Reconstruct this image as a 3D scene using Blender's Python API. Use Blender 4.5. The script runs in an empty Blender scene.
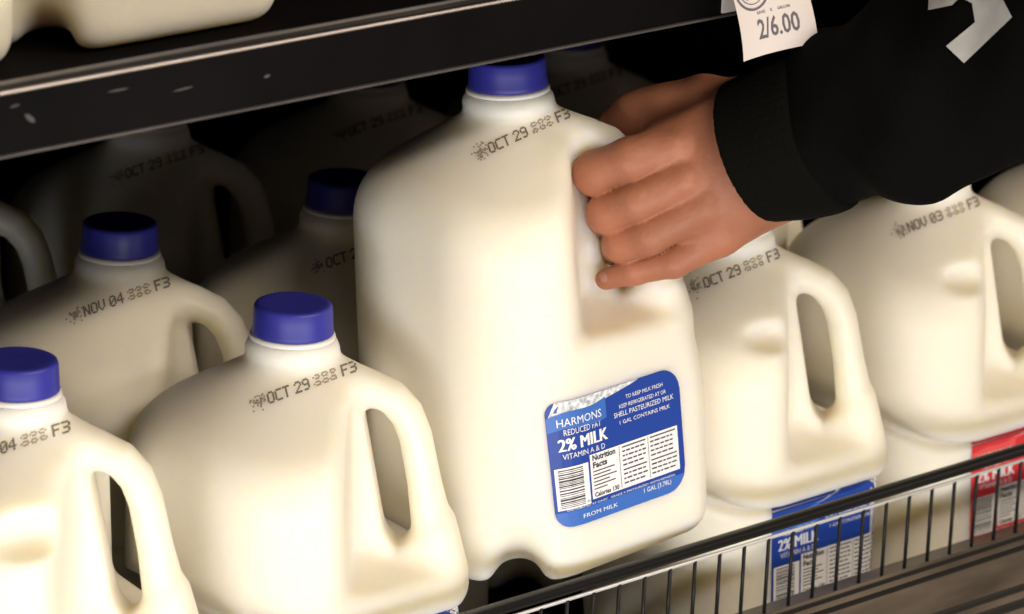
import bpy, math, random
import numpy as np
from mathutils import Matrix, Vector
random.seed(4)
SC = bpy.context.scene
COL = SC.collection

# ------------------------------------------------------------------ camera
W = np.array([[0.7354, 0.1802, -0.6533], [-0.6764, 0.2542, -0.6913], [0.0415, 0.9502, 0.3088]])
CAM = np.array([-1.3408, -1.5715, 0.9227])
cd = bpy.data.cameras.new('camera'); cam = bpy.data.objects.new('camera', cd); COL.objects.link(cam)
m4 = np.eye(4); m4[:3, :3] = W; m4[:3, 3] = CAM
loc, rot, _ = Matrix(m4.tolist()).decompose()
cam.location = loc; cam.rotation_mode = 'QUATERNION'; cam.rotation_quaternion = rot
cd.sensor_width = 36.0; cd.lens = 4520.0 / 1024 * 36
cd.clip_start = 0.05; cd.clip_end = 50
cd.dof.use_dof = True; cd.dof.focus_distance = 2.2; cd.dof.aperture_fstop = 13
SC.camera = cam

# ------------------------------------------------------------------ light and exposure
SC.view_settings.view_transform = 'Standard'; SC.view_settings.look = 'None'
SC.view_settings.gamma = 1.0; SC.view_settings.exposure = 0.0
SC.view_settings.use_curve_mapping = False
wd = bpy.data.worlds.new('world'); SC.world = wd; wd.use_nodes = True
bg = wd.node_tree.nodes['Background']; bg.inputs[0].default_value = (1.0, 0.76, 0.60, 1); bg.inputs[1].default_value = 0.065

def area(name, loc, target, sx, sy, power, color):
    l = bpy.data.lights.new(name, 'AREA'); l.shape = 'RECTANGLE'; l.size = sx; l.size_y = sy
    l.energy = power; l.color = color
    o = bpy.data.objects.new(name, l); COL.objects.link(o)
    o.location = loc
    d = Vector(target) - Vector(loc)
    o.rotation_mode = 'QUATERNION'; o.rotation_quaternion = d.to_track_quat('-Z', 'Y')
    return o
# fluorescent tube row above the aisle, in front of the case
area('aisle_light', (0.38, -1.65, 1.53), (0.2, 0, 0.2), 2.4, 0.09, 43, (1.0, 0.85, 0.68))
# added low fill out in the aisle, no real fixture, brightens upright jug faces
area('low_fill_light', (-0.50, -1.05, -0.05), (0.15, 0, 0.08), 2.2, 0.26, 20.5, (1.0, 0.965, 0.92))

# ------------------------------------------------------------------ materials
def srgb(r, g, b):
    f = lambda c: (c / 255 / 12.92) if c / 255 <= 0.04045 else ((c / 255 + 0.055) / 1.055) ** 2.4
    return (f(r), f(g), f(b), 1.0)

def mat(name, col, rough=0.5, metal=0.0, sss=0.0, sss_scale=0.01, noise=0.0, nscale=30, bump=0.0, bscale=200, spec=0.5, stretch=None, sheen=0.0, sssr=(1, .8, .5)):
    m = bpy.data.materials.new(name); m.use_nodes = True
    nt = m.node_tree; b = nt.nodes['Principled BSDF']
    b.inputs['Roughness'].default_value = rough; b.inputs['Metallic'].default_value = metal
    b.inputs['Specular IOR Level'].default_value = spec
    b.inputs['Base Color'].default_value = col
    if sss:
        b.inputs['Subsurface Weight'].default_value = sss
        b.inputs['Subsurface Scale'].default_value = sss_scale
        b.inputs['Subsurface Radius'].default_value = sssr
    if sheen:
        b.inputs['Sheen Weight'].default_value = sheen
    tc = nt.nodes.new('ShaderNodeTexCoord'); src = tc.outputs['Object']
    if stretch:
        mp = nt.nodes.new('ShaderNodeMapping'); mp.inputs['Scale'].default_value = stretch
        nt.links.new(src, mp.inputs[0]); src = mp.outputs[0]
    if noise:
        n = nt.nodes.new('ShaderNodeTexNoise'); n.inputs['Scale'].default_value = nscale; n.inputs['Detail'].default_value = 5
        nt.links.new(src, n.inputs['Vector'])
        r = nt.nodes.new('ShaderNodeValToRGB')
        r.color_ramp.elements[0].position = 0.3; r.color_ramp.elements[1].position = 0.7
        r.color_ramp.elements[0].color = tuple(c * (1 - noise) for c in col[:3]) + (1,)
        r.color_ramp.elements[1].color = tuple(min(1, c * (1 + noise)) for c in col[:3]) + (1,)
        nt.links.new(n.outputs['Fac'], r.inputs[0]); nt.links.new(r.outputs[0], b.inputs['Base Color'])
    if bump:
        n = nt.nodes.new('ShaderNodeTexNoise'); n.inputs['Scale'].default_value = bscale; n.inputs['Detail'].default_value = 4
        nt.links.new(src, n.inputs['Vector'])
        bp = nt.nodes.new('ShaderNodeBump'); bp.inputs['Strength'].default_value = bump; bp.inputs['Distance'].default_value = 0.001
        nt.links.new(n.outputs['Fac'], bp.inputs['Height']); nt.links.new(bp.outputs[0], b.inputs['Normal'])
    return m

M = {
    'milk': mat('milky_plastic', (0.87, 0.825, 0.715, 1), 0.42, sss=1.0, sss_scale=0.020, spec=0.35, sssr=(1, .85, .42), noise=0.012, nscale=12),
    'ring': mat('neck_plastic', (0.80, 0.77, 0.72, 1), 0.35, sss=0.3, sss_scale=0.005),
    'cap': mat('blue_cap_plastic', (0.028, 0.030, 0.27, 1), 0.42, spec=0.35, noise=0.08, nscale=60),
    'redcap': mat('red_cap_plastic', (0.50, 0.05, 0.05, 1), 0.42, spec=0.4),
    'ink': mat('date_ink', (0.17, 0.145, 0.13, 1), 0.6),
    'faint': mat('faint_date_ink', (0.33, 0.29, 0.25, 1), 0.6),
    'blue': mat('label_blue', (0.014, 0.055, 0.33, 1), 0.45),
    'lblue': mat('label_light_blue', (0.045, 0.15, 0.52, 1), 0.45),
    'red': mat('label_red', (0.66, 0.035, 0.045, 1), 0.45),
    'lred': mat('label_light_red', (0.75, 0.10, 0.10, 1), 0.45),
    'white': mat('label_white', (0.86, 0.86, 0.88, 1), 0.45),
    'speck': mat('label_speckled_white', (0.62, 0.66, 0.76, 1), 0.45, noise=0.5, nscale=420),
    'black': mat('label_black', (0.03, 0.03, 0.035, 1), 0.45),
    'case': mat('black_case_panel', (0.005, 0.0045, 0.005, 1), 0.7, noise=0.4, nscale=8, spec=0.03),
    'fascia': mat('black_price_channel', (0.0035, 0.003, 0.0035, 1), 0.45, noise=0.5, nscale=10, bump=0.1, bscale=90, spec=0.08),
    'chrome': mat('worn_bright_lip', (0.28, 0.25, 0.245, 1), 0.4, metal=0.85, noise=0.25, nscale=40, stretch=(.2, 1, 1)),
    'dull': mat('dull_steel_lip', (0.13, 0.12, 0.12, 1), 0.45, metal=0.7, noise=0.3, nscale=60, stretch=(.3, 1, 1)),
    'rail': mat('black_vinyl_rail', (0.008, 0.008, 0.008, 1), 0.4, bump=0.4, bscale=60, spec=0.25),
    'wire': mat('black_coated_wire', (0.008, 0.008, 0.009, 1), 0.45, spec=0.25),
    'silver': mat('silver_wire', (0.70, 0.70, 0.71, 1), 0.35, metal=0.45),
    'plate': mat('worn_brown_front_plate', (0.075, 0.058, 0.043, 1), 0.45, metal=0.2, noise=0.7, nscale=40, bump=0.5, bscale=120, stretch=(.25, 1, 1)),
    'groove': mat('dark_groove', (0.02, 0.017, 0.015, 1), 0.6),
    'floor': mat('store_floor', (0.30, 0.26, 0.22, 1), 0.4, noise=0.1),
    'skin': mat('skin', (0.37, 0.145, 0.082, 1), 0.5, sss=0.15, sss_scale=0.004, sssr=(1, .35, .2), noise=0.13, nscale=38, bump=0.35, bscale=320, spec=0.35),
    'nail': mat('fingernail', (0.36, 0.17, 0.12, 1), 0.35, spec=0.4),
    'cloth': mat('black_sweatshirt_cloth', (0.0035, 0.0035, 0.0033, 1), 1.0, bump=0.5, bscale=700, spec=0.05),
    'cuffm': mat('black_knit_cuff', (0.0050, 0.0050, 0.0042, 1), 1.0, bump=0.6, bscale=500, spec=0.05),
    'scuff': mat('grey_scuff', (0.05, 0.047, 0.047, 1), 0.7),
    'logo': mat('pale_grey_print', (0.52, 0.51, 0.49, 1), 0.7, noise=0.08, nscale=120),
    'tagp': mat('tag_paper', (0.62, 0.57, 0.56, 1), 0.6),
    'grey': mat('tag_grey_ink', (0.11, 0.10, 0.125, 1), 0.6),
    'yellow': mat('tag_yellow_ink', (0.85, 0.62, 0.30, 1), 0.6),
}

# ------------------------------------------------------------------ mesh helpers
def link(name, me, mats, parent=None, loc=None):
    o = bpy.data.objects.new(name, me); COL.objects.link(o)
    for m in (mats if isinstance(mats, (list, tuple)) else [mats]):
        me.materials.append(m)
    if parent: o.parent = parent
    if loc is not None: o.location = loc
    return o

def mesh(name, v, f, smooth=True, mi=None):
    me = bpy.data.meshes.new(name)
    me.from_pydata([tuple(map(float, p)) for p in v], [], [tuple(int(i) for i in q) for q in f])
    if smooth: me.polygons.foreach_set('use_smooth', [True] * len(me.polygons))
    if mi is not None: me.polygons.foreach_set('material_index', [int(i) for i in mi])
    me.update(); return me

def empty(name, loc=(0, 0, 0)):
    o = bpy.data.objects.new(name, None); COL.objects.link(o); o.location = loc; o.empty_display_size = 0.02
    return o

def tag(o, label=None, cat=None, group=None, kind=None):
    if label: o['label'] = label
    if cat: o['category'] = cat
    if group: o['group'] = group
    if kind: o['kind'] = kind
    return o

def surface_nets(f, lo, hi, h):
    lo = np.array(lo, float); hi = np.array(hi, float)
    n = np.ceil((hi - lo) / h).astype(int) + 1
    ax = [lo[i] + h * np.arange(n[i]) for i in range(3)]
    G = np.stack(np.meshgrid(*ax, indexing='ij'), -1)
    S = f(G.reshape(-1, 3)).reshape(n)
    ins = S < 0
    cs = n - 1
    acc = np.zeros(tuple(cs) + (3,)); cnt = np.zeros(tuple(cs))
    def sl(o): return tuple(slice(o[i], o[i] + cs[i]) for i in range(3))
    for a in range(3):
        b, c = (a + 1) % 3, (a + 2) % 3
        for ob in (0, 1):
            for oc in (0, 1):
                o0 = [0, 0, 0]; o0[b] = ob; o0[c] = oc
                o1 = list(o0); o1[a] = 1
                s0, s1 = S[sl(o0)], S[sl(o1)]
                cr = (s0 < 0) != (s1 < 0)
                t = np.where(cr, s0 / np.where(cr, s0 - s1, 1), 0)
                for k in range(3):
                    acc[..., k] += np.where(cr, (t if k == a else o0[k]), 0)
                cnt += cr
    act = cnt > 0
    idx = -np.ones(tuple(cs), int); idx[act] = np.arange(act.sum())
    cells = np.argwhere(act)
    V = lo + h * (cells + acc[act] / cnt[act][:, None])
    F = []
    for a in range(3):
        b, c = (a + 1) % 3, (a + 2) % 3
        i0 = [slice(None)] * 3; i1 = [slice(None)] * 3
        i0[a] = slice(0, -1); i1[a] = slice(1, None)
        A, B = ins[tuple(i0)], ins[tuple(i1)]
        for E, flip in ((A & ~B, False), (~A & B, True)):
            e = np.argwhere(E)
            e = e[(e[:, b] > 0) & (e[:, c] > 0) & (e[:, b] < cs[b]) & (e[:, c] < cs[c])]
            if not len(e): continue
            def g(db, dc):
                q = e.copy(); q[:, b] -= db; q[:, c] -= dc
                return idx[q[:, 0], q[:, 1], q[:, 2]]
            q = np.stack([g(1, 1), g(0, 1), g(0, 0), g(1, 0)], 1)
            F.append(q[:, ::-1] if flip else q)
    F = np.concatenate(F)
    for _ in range(2):                                   # pull the vertices onto the surface
        e = 0.2; g = np.zeros_like(V)
        for k in range(3):
            d = np.zeros(3); d[k] = e
            g[:, k] = (f(V + d) - f(V - d)) / (2 * e)
        nn = np.maximum((g ** 2).sum(1), .25)
        V = V - np.clip(f(V) / nn, -h * .5, h * .5)[:, None] * g
    return V, F

def smin(a, b, k):
    h = np.maximum(k - np.abs(a - b), 0) / k
    return np.minimum(a, b) - h * h * k * .25
def smax(a, b, k): return -smin(-a, -b, k)

def rbox2(x, y, cx, cy, hx, hy, rpp, rpn, rnp, rnn):
    x = x - cx; y = y - cy
    r = np.where(x > 0, np.where(y > 0, rpp, rpn), np.where(y > 0, rnp, rnn))
    qx = np.abs(x) - hx + r; qy = np.abs(y) - hy + r
    return np.minimum(np.maximum(qx, qy), 0) + np.hypot(np.maximum(qx, 0), np.maximum(qy, 0)) - r

def capsule(P, a, b, ra, rb, sc=None):
    a = np.array(a, float); b = np.array(b, float)
    d = b - a; t = np.clip(((P - a) @ d) / (d @ d), 0, 1)
    q = P - a - t[:, None] * d
    return np.sqrt((q ** 2).sum(1)) - (ra + (rb - ra) * t)

# ------------------------------------------------------------------ the gallon jug (millimetres, handle at the +x -y corner)
R2 = math.sqrt(.5)
def jug_sdf(ledge=False, dent=None):
    def f(P):
        x, y, z = P[:, 0], P[:, 1], P[:, 2]
        s = (x - y) * R2; t = (x + y) * R2
        prism = rbox2(x, y, 0, 0, 74, 74, 52, 24, 62, 50)
        if ledge:
            panel = rbox2(x, z, 8, 255, 84, 150, 2, 4, 2, 38)
            prism = smax(prism, smin(panel, prism + 9.5 + 5.5 * np.exp(-((panel - 3.2) / 2.6) ** 2), 1.2), 1.6)
        rho = np.hypot(x, y)
        cone = smax(rho * .50 + z * .866 - 203.0, rho * .62 + z * .785 - 198.5, 6)
        body = smax(prism, cone, 16)
        body = smax(body, (s - 91.5 + (z - 100) * .27) * .965, 8)
        body = smax(body, -z, 16)
        # lobed base: a groove under each upright edge
        for sx, sy, rr in ((-1, -1, 15), (-1, 1, 13), (1, 1, 13)):
            c = np.array([sx * R2, sy * R2])
            body = smax(body, -capsule(P, (c[0] * 44, c[1] * 44, -10), (c[0] * 96, c[1] * 96, 20), rr * .5, rr * .8), 12)
        # scooped hand hold on both sides of the grip
        top = z - (212 - .25 * (s - 30))
        sco = smax(smax(smax(30 + (205 - z) * .05 - s, 11.5 + .12 * np.maximum(150 - z, 0) - np.abs(t), 8), 128 - (s - 45) * .12 - np.minimum(np.abs(t), 40) * .12 - z, 6), z - 206, 6)
        body = smax(body, -sco, 9)
        hole = smax(smax(34 + (205 - z) * .20 - s, 130 + np.abs(s - 54) * .6 - z, 8), z - 220, 4)
        body = smax(body, -hole, 7)
        # the grip itself
        PT = np.stack([s, t * .72, z], 1)
        pts = [(12, 0, 215, 10), (38, 0, 209.5, 8.2), (49, 0, 205, 8), (56.5, 0, 197, 8), (61, 0, 186, 8), (66, 0, 163, 8.3), (70.5, 0, 141, 10), (74.5, 0, 116, 13)]
        grip = None
        for p, q in zip(pts[:-1], pts[1:]):
            c = capsule(PT, p[:3], q[:3], p[3], q[3])
            grip = c if grip is None else np.minimum(grip, c)
        body = smin(body, grip, 8)
        neck = smax(smax(rho - 19.5, z - 236, 1), 190 - z, 1)
        ring = smax(np.hypot(rho - 17.5, (z - 228) * 1.0) - 5.2, z - 236, 1)
        body = smin(body, neck, 9); body = smin(body, ring, 3)
        if dent is not None:
            cx, cy, cz, ex, ey, ez = dent
            q = np.sqrt(((x - cx) / ex) ** 2 + ((y - cy) / ey) ** 2 + ((z - cz) / ez) ** 2)
            body = smax(body, -(q - 1) * min(ex, ey, ez), 6)
        return body
    return f

def jug_body(name, f):
    V, F = surface_nets(f, (-82, -90, -6), (90, 82, 242), 2.1)
    return mesh(name, V / 1000, F)

def trace(f, P, d, n=40):
    P = np.array(P, float); d = np.array(d, float); t = np.zeros(len(P))
    for _ in range(n):
        t += f(P + t[:, None] * d) * .8
    return P + t[:, None] * d

# flat art ---------------------------------------------------------
def font_mesh(txt, size, sx=1.0, bold=0.0):
    c = bpy.data.curves.new('t', 'FONT'); c.body = txt; c.size = size; c.align_x = 'LEFT'; c.resolution_u = 2; c.offset = bold
    o = bpy.data.objects.new('t', c); COL.objects.link(o)
    bpy.context.view_layer.update()
    me = bpy.data.meshes.new_from_object(o.evaluated_get(bpy.context.evaluated_depsgraph_get()))
    v = np.array([p.co[:] for p in me.vertices]).reshape(-1, 3)[:, :2]; fs = [tuple(p.vertices) for p in me.polygons]
    bpy.data.objects.remove(o); bpy.data.curves.remove(c); bpy.data.meshes.remove(me)
    v = v.copy(); v[:, 0] *= sx
    return v, fs

class Art:
    """flat pieces (u, v, layer, material) that get laid onto a surface"""
    def __init__(s): s.v = []; s.l = []; s.f = []; s.m = []
    def add(s, v, f, layer, mi):
        b = len(s.v); s.v += [tuple(p) for p in v]; s.l += [layer] * len(v)
        s.f += [tuple(b + i for i in q) for q in f]; s.m += [mi] * len(f)
    def grid(s, inside, u0, u1, v0, v1, st, layer, mi):
        nu = max(1, int(round((u1 - u0) / st))); nv = max(1, int(round((v1 - v0) / st)))
        U = np.linspace(u0, u1, nu + 1); V = np.linspace(v0, v1, nv + 1)
        vv = [inside(a, b) for b in V for a in U]
        ff = [(j * (nu + 1) + i, j * (nu + 1) + i + 1, (j + 1) * (nu + 1) + i + 1, (j + 1) * (nu + 1) + i) for j in range(nv) for i in range(nu)]
        s.add(vv, ff, layer, mi)
    def rect(s, u0, v0, u1, v1, layer, mi, st=6): s.grid(lambda a, b: (a, b), u0, u1, v0, v1, st, layer, mi)
    def text(s, txt, u, v, h, layer, mi, sx=1.0, bold=0.0, width=None):
        q, f = font_mesh(txt, h / .69, sx, bold)
        if width: q[:, 0] *= width / max(q[:, 0].max(), 1e-6)
        q = q + np.array([u, v]); s.add(q, f, layer, mi)

def label_art():
    A = Art(); Wd, Hd, r = 88.0, 68.0, 13.0
    def rr(a, b):                                       # squeeze a rectangle grid into the rounded outline
        v = b
        def inset(v, rb, rt):
            d = 0
            if v < rb: d = rb - math.sqrt(max(rb * rb - (rb - v) ** 2, 0))
            if v > Hd - rt: d = rt - math.sqrt(max(rt * rt - (v - Hd + rt) ** 2, 0))
            return d
        l = inset(v, 9, 6); rt_ = inset(v, r, r)
        return (l + a / Wd * (Wd - l - rt_), v)
    vs = sorted(set([0, .4, 1.2, 2.5, 4.5, 7, 9, 13, 20, 28, 36, 44, 50, 55, 59, 62, 64, 66, 67.2, 67.8, 68]))
    def band(v0, v1, layer, mi, sl0=0.0, sl1=0.0):
        vv = [v for v in vs if v0 < v < v1]; vv = [v0] + vv + [v1]
        us = np.linspace(0, Wd, 16)
        pts = []; 
        for k, v in enumerate(vv):
            for a in us:
                b = v + (sl0 if k == 0 else 0) * (a / Wd) + (sl1 if k == len(vv) - 1 else 0) * (a / Wd)
                pts.append(rr(a, min(b, Hd)))
        n = len(us)
        A.add(pts, [(j * n + i, j * n + i + 1, (j + 1) * n + i + 1, (j + 1) * n + i) for j in range(len(vv) - 1) for i in range(n - 1)], layer, mi)
    band(0, 68, 0, 0)                                   # main colour
    us = np.linspace(0, 66, 14)                         # speckled strip along the top left
    pts = [rr(a, 57.5 + a * .155) for a in us] + [rr(a, 67.9) for a in us]
    A.add(pts, [(i, i + 1, 14 + i + 1, 14 + i) for i in range(13)], 1, 3)
    band(0, 8.5, 1, 1)                                  # paler band along the bottom
    # ribbon with the dairy's name
    us = np.linspace(0, 36, 10)
    pts = [(a, 52.0 + 1.0 * math.sin(a / 36 * 6.28) + a * .03) for a in us] + [(a, 60.0 + 1.0 * math.sin(a / 36 * 6.28) + a * .12) for a in us]
    A.add(pts, [(i, i + 1, 10 + i + 1, 10 + i) for i in range(9)], 2, 1)
    A.text('HARMONS', 4.5, 54.6, 4.2, 3, 2, width=28)
    A.text('REDUCED FAT', 8, 49.6, 3.2, 2, 2, width=24)
    for e in (0, .35, .7): A.text('2% MILK', 4.3 + e, 41.4, 6.6, 2 + e * .3, 2, width=31)
    A.text('VITAMIN A & D', 6.5, 36.9, 2.9, 2, 2, width=27)
    for k, t in enumerate(['TO KEEP MILK FRESH', 'KEEP REFRIGERATED AT OR', 'SHELL PASTEURIZED MILK', '1 GAL CONTAINS MILK']):
        A.text(t, (50, 45, 41, 44)[k], 59.5 - 4.3 * k, 2.1 if k != 2 else 2.7, 2, 2, width=(26, 33, 42, 36)[k])
    # nutrition panel
    A.rect(22.5, 11.5, 84, 35.8, 2, 2)
    A.text('Nutrition', 24.0, 32.2, 3.0, 3, 4, width=16, bold=.15)
    A.text('Facts', 24.0, 28.2, 3.0, 3, 4, width=10, bold=.15)
    for k, w_ in enumerate((15, 12, 16, 11, 15, 9)): A.rect(24.0, 25.9 - 1.9 * k, 24.0 + w_, 26.5 - 1.9 * k, 3, 4)
    A.text('Calories 130', 24.0, 12.4, 2.4, 3, 4, width=17, bold=.1)
    A.rect(42.6, 12.3, 42.9, 35, 3, 4, 9); A.rect(62.8, 12.3, 63.1, 35, 3, 4, 9)
    rn = random.Random(3)
    for cx, ww in ((44.8, 16.5), (64.4, 18)):
        for k in range(9):
            v = 33.9 - 2.5 * k
            if k in (0, 5): A.rect(cx, v - .1, cx + ww, v + .6, 3, 4)
            else:
                c = cx
                while c < cx + ww - 2:
                    w_ = rn.uniform(1.4, 3.8); w_ = min(w_, cx + ww - c); A.rect(c, v, c + w_, v + .8, 3, 4); c += w_ + .7
    # bar code, bars lying flat
    A.rect(1.5, 9.8, 21.2, 32.5, 2, 2); v = 10.8
    while v < 31:
        w_ = rn.choice((.35, .35, .7, 1.0)); A.rect(3.2, v, 17.5, min(v + w_, 31.4), 3, 4); v += w_ + rn.choice((.4, .6, .9))
    A.text('0 36800 12345', 18.6, 11, 1.2, 3, 4, width=2)
    for k in range(1): A.text('DISTRIBUTED BY DAIRY   GRADE A PASTEURIZED HOMOGENIZED', 6, 8.9, 1.0, 3, 2, width=74)
    A.text('FROM MILK', 15, 3.2, 2.2, 3, 2, width=24)
    A.text('1 GAL (3.78L)', 57, 5.2, 2.5, 3, 2, width=20)
    return A

LABEL = label_art()
def lay_label(f, name, du=0.0, dz=0.0):
    v = np.array(LABEL.v); l = np.array(LABEL.l)
    x = -39.5 + du + v[:, 0] + (34 - v[:, 1]) * .07; z = 33 + dz + v[:, 1] * .97 - v[:, 0] * .01
    P = np.stack([x, np.full(len(x), -95.0), z], 1)
    Q = trace(f, P, (0, 1, 0)); Q[:, 1] = np.minimum(Q[:, 1], -40) - (.15 + .13 * l)
    return mesh(name, Q / 1000, LABEL.f, smooth=False, mi=LABEL.m)

# dot-matrix best-before stamp
GL = {'O': '01110 10001 10001 10001 10001 10001 01110', 'C': '01111 10000 10000 10000 10000 10000 01111', 'T': '11111 00100 00100 00100 00100 00100 00100',
      '2': '01110 10001 00001 00010 00100 01000 11111', '9': '01110 10001 10001 01111 00001 00001 01110', 'N': '10001 11001 11001 10101 10011 10011 10001',
      'V': '10001 10001 10001 10001 10001 01010 00100', '0': '01110 10001 10011 10101 11001 10001 01110', '3': '11110 00001 00001 01110 00001 00001 11110',
      '4': '00010 00110 01010 10010 11111 00010 00010', 'F': '11111 10000 10000 11110 10000 10000 10000', 'L': '10000 10000 10000 10000 10000 10000 11111',
      'A': '01110 10001 10001 11111 10001 10001 10001', 'B': '11110 10001 10001 11110 10001 10001 11110', '#': '01110 10001 01110 00000 01110 10001 01110', 'S': '01111 10000 10000 01110 00001 00001 11110', ' ': '00000 00000 00000 00000 00000 00000 00000'}
def stamp(f, name, txt, dx=0.0, rot=0.0, dy=0.0):
    # sprayed from the front, slightly from above, in an upright row
    Rv, Uv, Dv = W[:, 0], W[:, 1], -W[:, 2]
    v = []; fc = []; mi = []; pitch = .66; rn = random.Random(txt + str(dx))
    an = math.radians(20.5 + rot); ca, sa = math.cos(an), math.sin(an)
    def dot(u, w, m, sz):
        cx = -10.3 + dx + u * ca - w * sa * .75; cy = -47.5 + dy + u * sa + w * ca
        b = len(v)
        v.extend([(cx - sz, cy - sz), (cx + sz, cy - sz), (cx + sz, cy + sz), (cx - sz, cy + sz)]); fc.append((b, b + 1, b + 2, b + 3)); mi.append(m)
    for i in range(46): dot(rn.gauss(-4.5, 1.7), rn.gauss(2.6, 1.7), 1, .40)      # the smudge in front
    u = 0.0
    for k, ch in enumerate(txt):
        g = GL[ch].split(); dim = ch == '#'
        for r_, row in enumerate(g):
            for c_, b in enumerate(row):
                if b == '1': dot(u + c_ * pitch + (rn.gauss(0, .18) if dim else 0), (6 - r_) * pitch * 1.22, 1 if dim else 0, .44)
        u += 5.9 * pitch if ch != ' ' else 2.8 * pitch
    v = np.array(v)
    P0 = np.array([0, 0, 250.0]) + v[:, :1] * Rv + v[:, 1:2] * Uv - 90 * Dv
    Q = trace(f, P0, Dv, 60)
    ok = np.abs(f(Q)) < .5
    fc, mi = zip(*[(q, m) for q, m in zip(fc, mi) if all(ok[i] for i in q)])
    Q = np.where(ok[:, None], Q, Q[ok][0]) - .35 * Dv
    return mesh(name, Q / 1000, fc, smooth=False, mi=mi)

def lathe(name, prof, n=56, ribs=0.0):
    v = []; f = []
    for (r, z) in prof:
        for i in range(n):
            a = 2 * math.pi * i / n
            rr = r + (ribs if (i % 2 and r > 18) else 0)
            v.append((rr * math.cos(a) / 1000, rr * math.sin(a) / 1000, z / 1000))
    for j in range(len(prof) - 1):
        for i in range(n): f.append((j * n + i, j * n + (i + 1) % n, (j + 1) * n + (i + 1) % n, (j + 1) * n + i))
    f.append(tuple(reversed(range(n)))); f.append(tuple(range((len(prof) - 1) * n, len(prof) * n)))
    return mesh(name, v, f)

cap_me = lathe('cap', [(17, 235.6), (19.6, 235.6), (19.9, 236.2), (19.5, 238), (19.2, 244), (18.9, 248.4), (18.4, 249.6), (17.4, 250.2), (15.5, 250.4), (13, 250.2)], ribs=.12)
ring_me = lathe('neck_ring', [(17.5, 232.6), (20.4, 232.8), (20.9, 233.6), (20.6, 234.9), (18, 235.5)])
cap_me.materials.append(M['cap']); ring_me.materials.append(M['ring'])
red_me = cap_me.copy(); red_me.materials.clear(); red_me.materials.append(M['redcap'])

def label_mats(red=False):
    return [M['red'], M['lred'], M['white'], M['speck'], M['black'], M['grey']] if red else [M['blue'], M['lblue'], M['white'], M['speck'], M['black'], M['grey']]

F_PLAIN = jug_sdf(False); F_LEDGE = jug_sdf(True)
F_D0 = jug_sdf(True, (-34, -62, 190, 19, 12, 9)); F_D3 = jug_sdf(True, (-30, -60, 194, 12, 10, 5.0))
BODY = {}
for key, f in (('plain', F_PLAIN), ('ledge', F_LEDGE), ('d0', F_D0), ('d3', F_D3)):
    me = jug_body('jug_body', f); me.materials.append(M['milk']); BODY[key] = (me, f)
LAB = {}
for key, f, red in (('plain', F_PLAIN, False), ('ledge', F_LEDGE, False), ('red', F_LEDGE, True), ('upper', F_PLAIN, False)):
    me = lay_label(f, 'product_label', {'plain': -5.5, 'ledge': 15.5, 'red': 19.0, 'upper': 2.0}[key], {'plain': -2.2, 'ledge': 2.0, 'red': 2.0, 'upper': -4.0}[key])
    for m in label_mats(red): me.materials.append(m)
    LAB[key] = me
STAMPS = {}
def stamp_mesh(txt, dx, rot):
    k = (txt, dx, rot)
    if k not in STAMPS:
        me = stamp(F_PLAIN, 'date_stamp', txt, dx, rot); me.materials.append(M['ink']); me.materials.append(M['faint']); STAMPS[k] = me
    return STAMPS[k]

# one jug with its parts; every other jug is a copy of it
def new_obj(name, me, parent):
    o = bpy.data.objects.new(name, me); COL.objects.link(o); o.parent = parent; return o
proto = empty('milk_jug')
new_obj('body', BODY['ledge'][0], proto); new_obj('cap', cap_me, proto); new_obj('neck_ring', ring_me, proto)
new_obj('date_stamp', stamp_mesh('OCT 29 ### F3', 0, 0), proto); new_obj('product_label', LAB['ledge'], proto)
used = []
def jug(loc, label, group, body='ledge', lab='ledge', date='OCT 29 ### F3', dx=0.0, trot=0.0, rz=0.0, red=False):
    if not used: r = proto; kids = list(proto.children)
    else:
        r = proto.copy(); COL.objects.link(r); kids = []
        for c in proto.children:
            q = c.copy(); COL.objects.link(q); q.parent = r; kids.append(q)
    used.append(r)
    r.location = loc; r.rotation_euler = (0, 0, math.radians(rz))
    for q in kids:
        n = q.name.split('.')[0]
        if n == 'body': q.data = BODY[body][0]
        if n == 'product_label': q.data = LAB[lab]; q['label'] = 'red and white printed label' if lab == 'red' else 'blue and white printed label'
        if n == 'date_stamp': q.data = stamp_mesh(date, dx, trot); q['label'] = 'black printed best-before stamp'
        if n == 'cap': q.data = red_me if red else cap_me; q['label'] = 'round red screw cap' if red else 'round blue screw cap'
    tag(r, label, 'milk jug', group)
    return r

g1 = 'gallon milk jugs along the front of the middle shelf'
g2 = 'gallon milk jugs in the second row of the middle shelf'
g3 = 'shadowed gallon milk jugs at the back of the middle shelf'
g4 = 'gallon milk jugs on the shelf above'
jug((-0.157, 0.01, 0), 'gallon milk jug cut by the lower left corner, blue cap half out of the frame', g1, 'd0', date='NOV 04 ### F3', dx=-5, rz=-4)
jug((0, 0, 0), 'gallon milk jug stamped OCT 29 standing front-left of the lifted jug', g1)
jug((0.3045, 0.004, 0), 'gallon milk jug stamped OCT 29 standing right of the lifted jug, blue label behind bars', g1, 'd3', date='OCT 29 ### F3', dx=-6, trot=1, rz=1)
jug((0.466, 0.0107, 0), 'gallon milk jug stamped NOV 03 under the black sleeve, red label behind the bars', g1, 'd3', 'red', date='NOV 03 ### F3', dx=-4, red=True)
lift = jug((0.1335, 0.0, 0.1025), 'lifted gallon milk jug gripped by the hand, its blue 2% milk label in full view', g1, 'plain', 'plain', dx=-1, trot=1)
jug((0.0135, 0.1525, 0), 'gallon milk jug stamped NOV 04 in second row, blue cap at far left in shade', g2, date='NOV 04 ### F3', dx=-5)
jug((0.1585, 0.148, 0), 'half-hidden gallon milk jug directly behind left side of the lifted jug, shaded blue cap', g2, dx=3)
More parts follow.
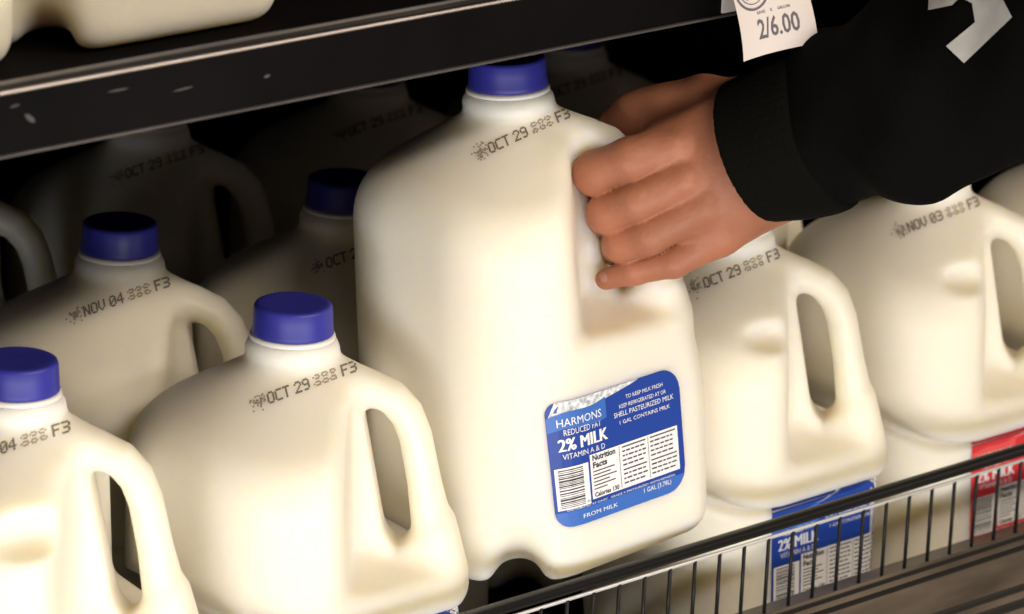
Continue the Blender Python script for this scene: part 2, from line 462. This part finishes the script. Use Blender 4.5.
jug((0.312, 0.156, 0), 'second-row gallon milk jug hidden behind the gripping hand', g2, date='OCT 29 ### F3')
jug((0.470, 0.164, 0), 'second-row gallon milk jug showing only its grip just below the black cuff', g2)
jug((0.622, 0.012, 0), 'gallon milk jug seen only through the grip of the NOV 03 jug', g1)
jug((0.02, 0.33, 0), 'dark shadowed gallon milk jug at the back by the left edge', g3, dx=0)
jug((0.176, 0.335, 0), 'dark shadowed gallon milk jug behind the NOV 04 jug, under the shelf rail', g3)
jug((0.334, 0.33, 0), 'dark shadowed gallon milk jug at the back just left of the lifted cap', g3)
jug((0.49, 0.325, 0), 'dark shadowed gallon milk jug at the back between lifted cap and hand', g3)
jug((-0.1175, 0.026, 0.4062), 'gallon milk jug on the upper shelf, rounded base showing at the top edge', g4, 'plain', 'upper')
jug((-0.2665, 0.026, 0.4062), 'gallon milk jug on the upper shelf at the top left corner', g4, 'plain', 'upper')

# the lifted jug leans a little about the line of sight
vd = Vector((0.6533, 0.6913, -0.3088)).normalized()
lean = Matrix.Rotation(math.radians(-4.2), 4, vd)
topw = Vector((0.1335, 0.0, 0.3525))
base = lean @ (Vector((0.1335, 0, 0.1025)) - topw) + topw
lift.matrix_world = Matrix.Translation(base) @ lean

# ------------------------------------------------------------------ shelves, rail, case
def extrude(name, prof, x0, x1, mats, mi=None, nx=1, smooth=False):
    n = len(prof); v = []; f = []; m = []
    for k in range(nx + 1):
        x = x0 + (x1 - x0) * k / nx
        for (y, z) in prof: v.append((x, y, z))
    for k in range(nx):
        for i in range(n):
            j = (i + 1) % n
            f.append((k * n + i, k * n + j, (k + 1) * n + j, (k + 1) * n + i)); m.append(mi[i] if mi else 0)
    f.append(tuple(range(n))); m.append(0); f.append(tuple(n * nx + i for i in reversed(range(n)))); m.append(0)
    return mesh(name, v, f, smooth, m)
X0, X1 = -1.3, 1.9
def rod(name, p, q, r, n=12):
    p = Vector(p); q = Vector(q); d = (q - p).normalized(); a = d.orthogonal().normalized(); b = d.cross(a)
    v = []; 
    for c in (p, q):
        for i in range(n):
            t = 2 * math.pi * i / n; v.append(c + (a * math.cos(t) + b * math.sin(t)) * r)
    f = [(i, (i + 1) % n, n + (i + 1) % n, n + i) for i in range(n)] + [tuple(reversed(range(n))), tuple(range(n, 2 * n))]
    return mesh(name, v, f)

up = empty('upper_shelf', (0, 0, 0.3885))
def P(o, par): o.parent = par; o.matrix_parent_inverse = par.matrix_basis.inverted(); return o
P(link('deck', extrude('deck', [(-.088, .3965), (.60, .3965), (.60, .4050), (-.088, .4050)], X0, X1, None), M['case']), up)
P(link('price_channel', extrude('price_channel', [(-.088, .3880), (-.0995, .3880), (-.0995, .4146), (-.088, .4146)], X0, X1, None), M['fascia']), up)
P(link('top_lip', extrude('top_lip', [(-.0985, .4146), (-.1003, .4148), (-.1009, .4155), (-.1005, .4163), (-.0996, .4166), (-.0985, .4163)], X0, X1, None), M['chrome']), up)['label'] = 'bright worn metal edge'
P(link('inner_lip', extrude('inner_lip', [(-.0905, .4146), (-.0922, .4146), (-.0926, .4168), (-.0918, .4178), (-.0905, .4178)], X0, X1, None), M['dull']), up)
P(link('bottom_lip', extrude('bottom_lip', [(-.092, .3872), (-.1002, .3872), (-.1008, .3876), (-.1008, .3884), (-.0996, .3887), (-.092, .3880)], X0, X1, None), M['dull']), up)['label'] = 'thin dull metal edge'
for sx_, sz_, sl_, sh_, an_ in ((-.2334, .4026, .0036, .0013, -.7), (-.2415, .4092, .0028, .0005, .1), (-.1868, .4076, .0060, .0005, .0), (-.1512, .4026, .0060, .0005, .05), (-.104, .4012, .002, .0008, .1)):
    q = [(-1, -.2), (-.3, -1), (.6, -.8), (1, .1), (.4, .9), (-.5, .7)]
    vv = [(sx_ + (a * math.cos(an_) * sl_ - b * math.sin(an_) * sh_), -.0997, sz_ + (a * math.sin(an_) * sl_ + b * math.cos(an_) * sh_)) for a, b in q]
    P(link('scuff_mark', mesh('scuff_mark', vv, [(0, 1, 2, 3, 4, 5)], False), M['scuff']), up)
tag(up, 'black upper shelf with bright metal front lip holding the jugs above', 'shelf')

lo = empty('lower_shelf', (0, 0, 0))
P(link('deck', extrude('deck', [(-.088, -.012), (.60, -.012), (.60, -.0008), (-.088, -.0008)], X0, X1, None), M['case']), lo)
pr = [(-.0895, -.03), (-.0895, .0640), (-.0995, .0655), (-.1035, .0664), (-.1040, .0648), (-.1025, .0640), (-.1025, .0632), (-.1052, .0626), (-.1056, .0596), (-.1035, .0588),
      (-.1035, .0580), (-.1070, .0572), (-.1080, .0380), (-.1062, .0368), (-.1062, .0352), (-.1090, .0342), (-.1092, .0300), (-.1070, .0288), (-.1070, .0270), (-.1110, .0255), (-.1120, -.03)]
pm_ = [0, 0, 0, 0, 1, 1, 1, 0, 1, 1, 1, 0, 1, 1, 1, 0, 1, 1, 1, 0, 0]
fp = link('shelf_front_plate', extrude('front_plate', pr, X0, X1, None, pm_), [M['plate'], M['groove']]); tag(fp, 'worn brown metal plate with grooves below the wire guard bars', 'bumper plate')
tag(lo, 'black lower shelf floor on which the front jugs stand', 'shelf')

gd = empty('wire_guard', (0, -.095, .066))
v = []; prof = []
for i in range(14):
    a = 2 * math.pi * i / 14
    prof.append((-.0965 + .0042 * math.cos(a), .1106 + .0031 * math.sin(a)))
P(link('top_rail', extrude('top_rail', prof, X0, X1, None, smooth=True), M['rail']), gd)
P(link('silver_strip', rod('silver_strip', (X0, -.1005, .1066), (X1, -.1005, .1066), .0010), M['silver']), gd)
bar_me = rod('bar', (0, 0, 0), (0, 0, .0415), .00098, 8); bar_me.materials.append(M['wire'])
for k in range(60):
    o = bpy.data.objects.new('bar', bar_me); COL.objects.link(o); o.location = (-.3104 + .0176 * k, -.1012, .0650); P(o, gd)
tag(gd, 'black wire guard rail running along the front of the jugs', 'guard rail')

def box(name, a, b, m, kind=None):
    (x0, y0, z0), (x1, y1, z1) = a, b
    v = [(x, y, z) for x in (x0, x1) for y in (y0, y1) for z in (z0, z1)]
    f = [(0, 1, 3, 2), (4, 6, 7, 5), (0, 4, 5, 1), (2, 3, 7, 6), (0, 2, 6, 4), (1, 5, 7, 3)]
    o = link(name, mesh(name, v, f, False), m)
    if kind: o['kind'] = kind
    return o
box('wall_back', (X0, .60, -.55), (X1, .63, 1.0), M['case'], 'structure')
box('wall_left', (X0 - .03, -.09, -.55), (X0, .63, 1.0), M['case'], 'structure')
box('wall_right', (X1, -.09, -.55), (X1 + .03, .63, 1.0), M['case'], 'structure')
box('ceiling', (X0 - .03, -.09, 1.0), (X1 + .03, .63, 1.03), M['case'], 'structure')
box('floor', (-4, -4, -.58), (4.5, .63, -.55), M['floor'], 'structure')
box('trim_1', (X0, -.10, -.55), (X1, .60, -.03), M['case'], 'structure')

# ------------------------------------------------------------------ price tag
def tag_art():
    A = Art()
    A.rect(0, 0, 50, 56, 0, 0, 5)
    A.text('2/6.00', 13, 11.0, 11.5, 1, 1, width=28, bold=.25)
    for k, (u, t, w_) in enumerate(((14.5, 'SAVE', 6), (24, 'X', 1.5), (29, 'GALLON', 8))): A.text(t, u, 25.5, 1.7, 1, 1, width=w_)
    n = 40                                              # ring of the round emblem
    for r0, r1, m in ((11.6, 12.9, 1), (9.2, 9.6, 1)):
        vv = [(14 + r * math.cos(2 * math.pi * i / n), 41 + r * math.sin(2 * math.pi * i / n)) for r in (r0, r1) for i in range(n)]
        A.add(vv, [(i, (i + 1) % n, n + (i + 1) % n, n + i) for i in range(n)], 1, m)
    A.text('FRESH', 6.5, 39.5, 4.5, 2, 1, width=15); A.text('local', 9, 34.4, 2.8, 2, 1, width=10)
    A.rect(2.5, 37.2, 25.5, 38.0, 2, 1)
    A.rect(30, 34, 47, 54, 1, 2); A.text('SALE', 33.5, 39.5, 5.0, 2, 3, width=11, bold=.3)
    A.text('S', 36, 36.3, 3.0, 2, 3, width=5, bold=.3)
    return A
TA = tag_art()
BL, BR, TL, TR = map(np.array, ((.1686, -.125, .3732), (.2199, -.125, .3748), (.1689, -.1065, .4181), (.2167, -.1065, .4201)))
def tagpt(u, v, l):
    a, b = u / 50, v / 56
    p = (1 - b) * ((1 - a) * BL + a * BR) + b * ((1 - a) * TL + a * TR)
    p = p + np.array([0, -.0035, -.0015]) * 4 * b * (1 - b) + np.array([0, -.0025, 0]) * (a - .5) ** 2 * 4
    return p + np.array([0, -.0002, .00005]) * l
vv = [tagpt(u, v, l) for (u, v), l in zip(TA.v, TA.l)]
tg = link('price_tag', mesh('price_tag', vv, TA.f, False, TA.m), [M['tagp'], M['grey'], M['red'], M['yellow']])
sm = tg.modifiers.new('thickness', 'SOLIDIFY'); sm.thickness = .00012; sm.offset = -1
tag(tg, 'white paper price tag reading 2/6.00 hanging from the upper shelf edge', 'price tag')
sl = link('price_strip', extrude('price_strip', [(-.0990, .3895), (-.1008, .3895), (-.1008, .4110), (-.0990, .4110)], 0.1800, .262, None), M['tagp'])
tag(sl, 'pale label strip in the shelf channel behind the hanging price tag', 'label strip')

# ------------------------------------------------------------------ the person: hand, cuff, sleeve
HO = np.array([0.2134, -0.052, 0.2935])
def hp(px, py, d):                                     # millimetres in a frame facing the hand
    k = (2260 - d) / 2260
    return np.array([((px - 512) * k - 178) * .5, (-(py - 307) * k - 137) * .5, d], float)
def to_world(V): return HO + (np.asarray(V) / 1000) @ W.T
def chain(P_, pts, k):
    r = None
    for a, b in zip(pts[:-1], pts[1:]):
        c = capsule(P_, hp(*a[:3]), hp(*b[:3]), a[3], b[3]); r = c if r is None else smin(r, c, k)
    return r
FING = [
    [(676, 146, 36, 12.5), (630, 160, 41, 11.2), (596, 173, 33, 11.2), (590, 181, 12, 9), (600, 187, -2, 8)],
    [(684, 180, 39, 12), (636, 202, 42, 9.8), (607, 213, 32, 10), (602, 219, 12, 8.4), (612, 224, -3, 7.6)],
    [(700, 208, 38, 11), (650, 235, 38, 9.6), (622, 243, 27, 9.6), (616, 249, 8, 8), (630, 254, -6, 7.2)],
    [(722, 235, 30, 9.5), (674, 262, 30, 7.8), (634, 271, 24, 6.8), (606, 279, 17, 5.4)],
]
THUMB = [(752, 116, 18, 17), (704, 106, 14, 13.5), (664, 110, 8, 10.8), (636, 116, 2, 10.2), (614, 127, -5, 9)]
def hand_sdf(P_):
    fs = None
    for fg in FING:
        c = chain(P_, fg, 2.5); fs = c if fs is None else np.minimum(fs, c)
    palm = None
    for a, b in (((770, 118, 26, 22), (668, 150, 26, 15.5)), ((776, 138, 26, 23), (678, 180, 27, 14.5)), ((776, 162, 28, 23), (692, 208, 26, 13.5)), ((764, 180, 26, 17), (716, 231, 25, 11.5))):
        c = capsule(P_, hp(*a[:3]), hp(*b[:3]), a[3], b[3]); palm = c if palm is None else smin(palm, c, 24)
    arm = chain(P_, [(778, 142, 30, 28), (850, 112, 56, 29)], 8)
    r = smin(palm, fs, 4); r = smin(r, arm, 18)
    r = smin(r, chain(P_, THUMB, 11), 7)
    # crease of the little finger's middle joint and soft knuckles on the back of the hand
    r = smax(r, -(capsule(P_, hp(668, 252, 40), hp(678, 268, 41), 1.6, 1.4)), 1.5)
    for q in ((674, 146, 46), (686, 180, 48), (704, 208, 44)):
        r = smin(r, np.sqrt(((P_ - hp(*q)) ** 2).sum(1)) - 3.0, 9)
    return r
V, F = surface_nets(hand_sdf, (-66, -66, -22), (100, 66, 96), 1.35)
person = empty('person', to_world(hp(1500, -120, 300)))
def PW(o): return P(o, person)
PW(link('hand', mesh('hand', to_world(V), F), M['skin']))['label'] = 'bare hand with curled fingers and thumb'
# nails
def nail(c, ax, up_, L, Wn):
    c = np.array(c); ax = np.array(ax, float); ax /= np.linalg.norm(ax); up_ = np.array(up_, float); up_ -= ax * (up_ @ ax); up_ /= np.linalg.norm(up_); sd = np.cross(ax, up_)
    v = []; n = 7
    for j in range(n):
        for i in range(n):
            a = (i / (n - 1) - .5) * 2; b = (j / (n - 1) - .5) * 2
            w_ = Wn * math.sqrt(max(1 - .45 * b * b, 0))
            v.append(c + ax * b * L + sd * a * w_ - up_ * (a * a * Wn * .45 + (b * b) * .3))
    f = [(j * n + i, j * n + i + 1, (j + 1) * n + i + 1, (j + 1) * n + i) for j in range(n - 1) for i in range(n - 1)]
    return mesh('fingernail', to_world(np.array(v)), f)
for me in (nail(hp(606, 275.5, 23.0), (-28, -9, -7), (-.1, .35, 1), 3.6, 2.8), nail(hp(611, 110.5, -1), (-23, -12, -7), (-.1, .95, .35), 6.5, 4.6)):
    o = link('fingernail', me, M['nail']); s_ = o.modifiers.new('t', 'SOLIDIFY'); s_.thickness = .0007; s_.offset = 0; PW(o)

ARM = [(758, 147, 34, 36), (815, 134, 50, 32.5), (870, 107, 66, 38.5), (930, 83, 86, 44.5), (1000, 60, 108, 45.5), (1100, 30, 146, 52), (1300, -40, 226, 60), (1500, -120, 300, 64)]
def arm_core(P_): return chain(P_, ARM, 14)
c0 = hp(736, 151, 30); ax = hp(850, 112, 58) - hp(740, 152, 30); ax /= np.linalg.norm(ax)
def along(P_): return (P_ - c0) @ ax
def cuff_sdf(P_):
    core = chain(P_, [(732, 157, 26, 36), (812, 133, 48, 38), (870, 106, 66, 40)], 14)
    s = along(P_); q = P_ - c0 - s[:, None] * ax
    ang = np.arctan2(q[:, 1], q[:, 2])
    core = core + .12 * np.sin(ang * 44)
    r = smax(smax(core, -s + 5, 4), s - 50, 4)
    inner = smax(core + 3.2, s - 22, 2)
    return smax(r, -inner, 1.5)
V, F = surface_nets(cuff_sdf, (-30, -60, -30), (110, 70, 110), 1.7)
PW(link('cuff', mesh('cuff', to_world(V), F), M['cuffm']))['label'] = 'ribbed black cuff'
def sleeve_sdf(P_):
    core = arm_core(P_); s = along(P_)
    bulge = np.sqrt(((P_ - hp(924, 122, 95)) ** 2).sum(1)) - 33.5
    core = smin(core, bulge, 16)
    a, b, d = P_[:, 0], P_[:, 1], P_[:, 2]
    fold = 2.2 * np.sin((s - 40) * .12 + b * .05 + .8 * np.sin(b * .06)) * np.exp(-((s - 75) / 45) ** 2)
    fold = fold + 1.8 * np.sin(a * .05 + b * .11 + 1.3) + 1.0 * np.sin(a * .13 - b * .07 + d * .05)
    core = core + fold - 1.5
    return smax(core, -s + 41 + .05 * b, 9)
V, F = surface_nets(sleeve_sdf, (-20, -80, -60), (500, 240, 380), 3.4)
PW(link('sleeve', mesh('sleeve', to_world(V), F), M['cloth']))['label'] = 'black sweatshirt sleeve with pale print'
# pale print on the sleeve, an angular letter stroke
def poly_fill(pts, step=3.0):
    from mathutils.geometry import tessellate_polygon
    pts = [Vector((p[0], p[1], 0)) for p in pts]
    import bmesh
    bm = bmesh.new(); vs = [bm.verts.new(p) for p in pts]; bm.faces.new(vs)
    bmesh.ops.triangulate(bm, faces=bm.faces[:])
    for _ in range(4):
        es = [e for e in bm.edges if e.calc_length() > step]
        if not es: break
        bmesh.ops.subdivide_edges(bm, edges=es, cuts=1); bmesh.ops.triangulate(bm, faces=bm.faces[:])
    v = np.array([q.co[:] for q in bm.verts]); bm.verts.index_update(); f = [tuple(q.index for q in fc.verts) for fc in bm.faces]; bm.free()
    return v, f
v2, f2 = poly_fill([(928, 10), (952, 5), (960, -3), (972, 3), (975, 22), (946, 46), (964, 63), (1012, 17), (1000, -6), (985, -32), (950, -40), (930, -22)], 8)
A0 = np.array([hp(a, b, 190) for a, b in v2[:, :2]]); A1 = np.array([hp(a, b, 90) for a, b in v2[:, :2]])
dr = (A1 - A0) / np.linalg.norm(A1 - A0, axis=1)[:, None]
tt = np.zeros(len(A0))
for _ in range(60): tt = np.clip(tt + sleeve_sdf(A0 + tt[:, None] * dr) * .8, 0, 160)
Q = A0 + (tt - .9)[:, None] * dr
lg = link('printed_logo', mesh('printed_logo', to_world(Q), f2), M['logo'])
PW(lg)['label'] = 'pale grey angular print'
tag(person, 'person\'s hand in a black sweatshirt sleeve reaching in and gripping the lifted jug', 'person')
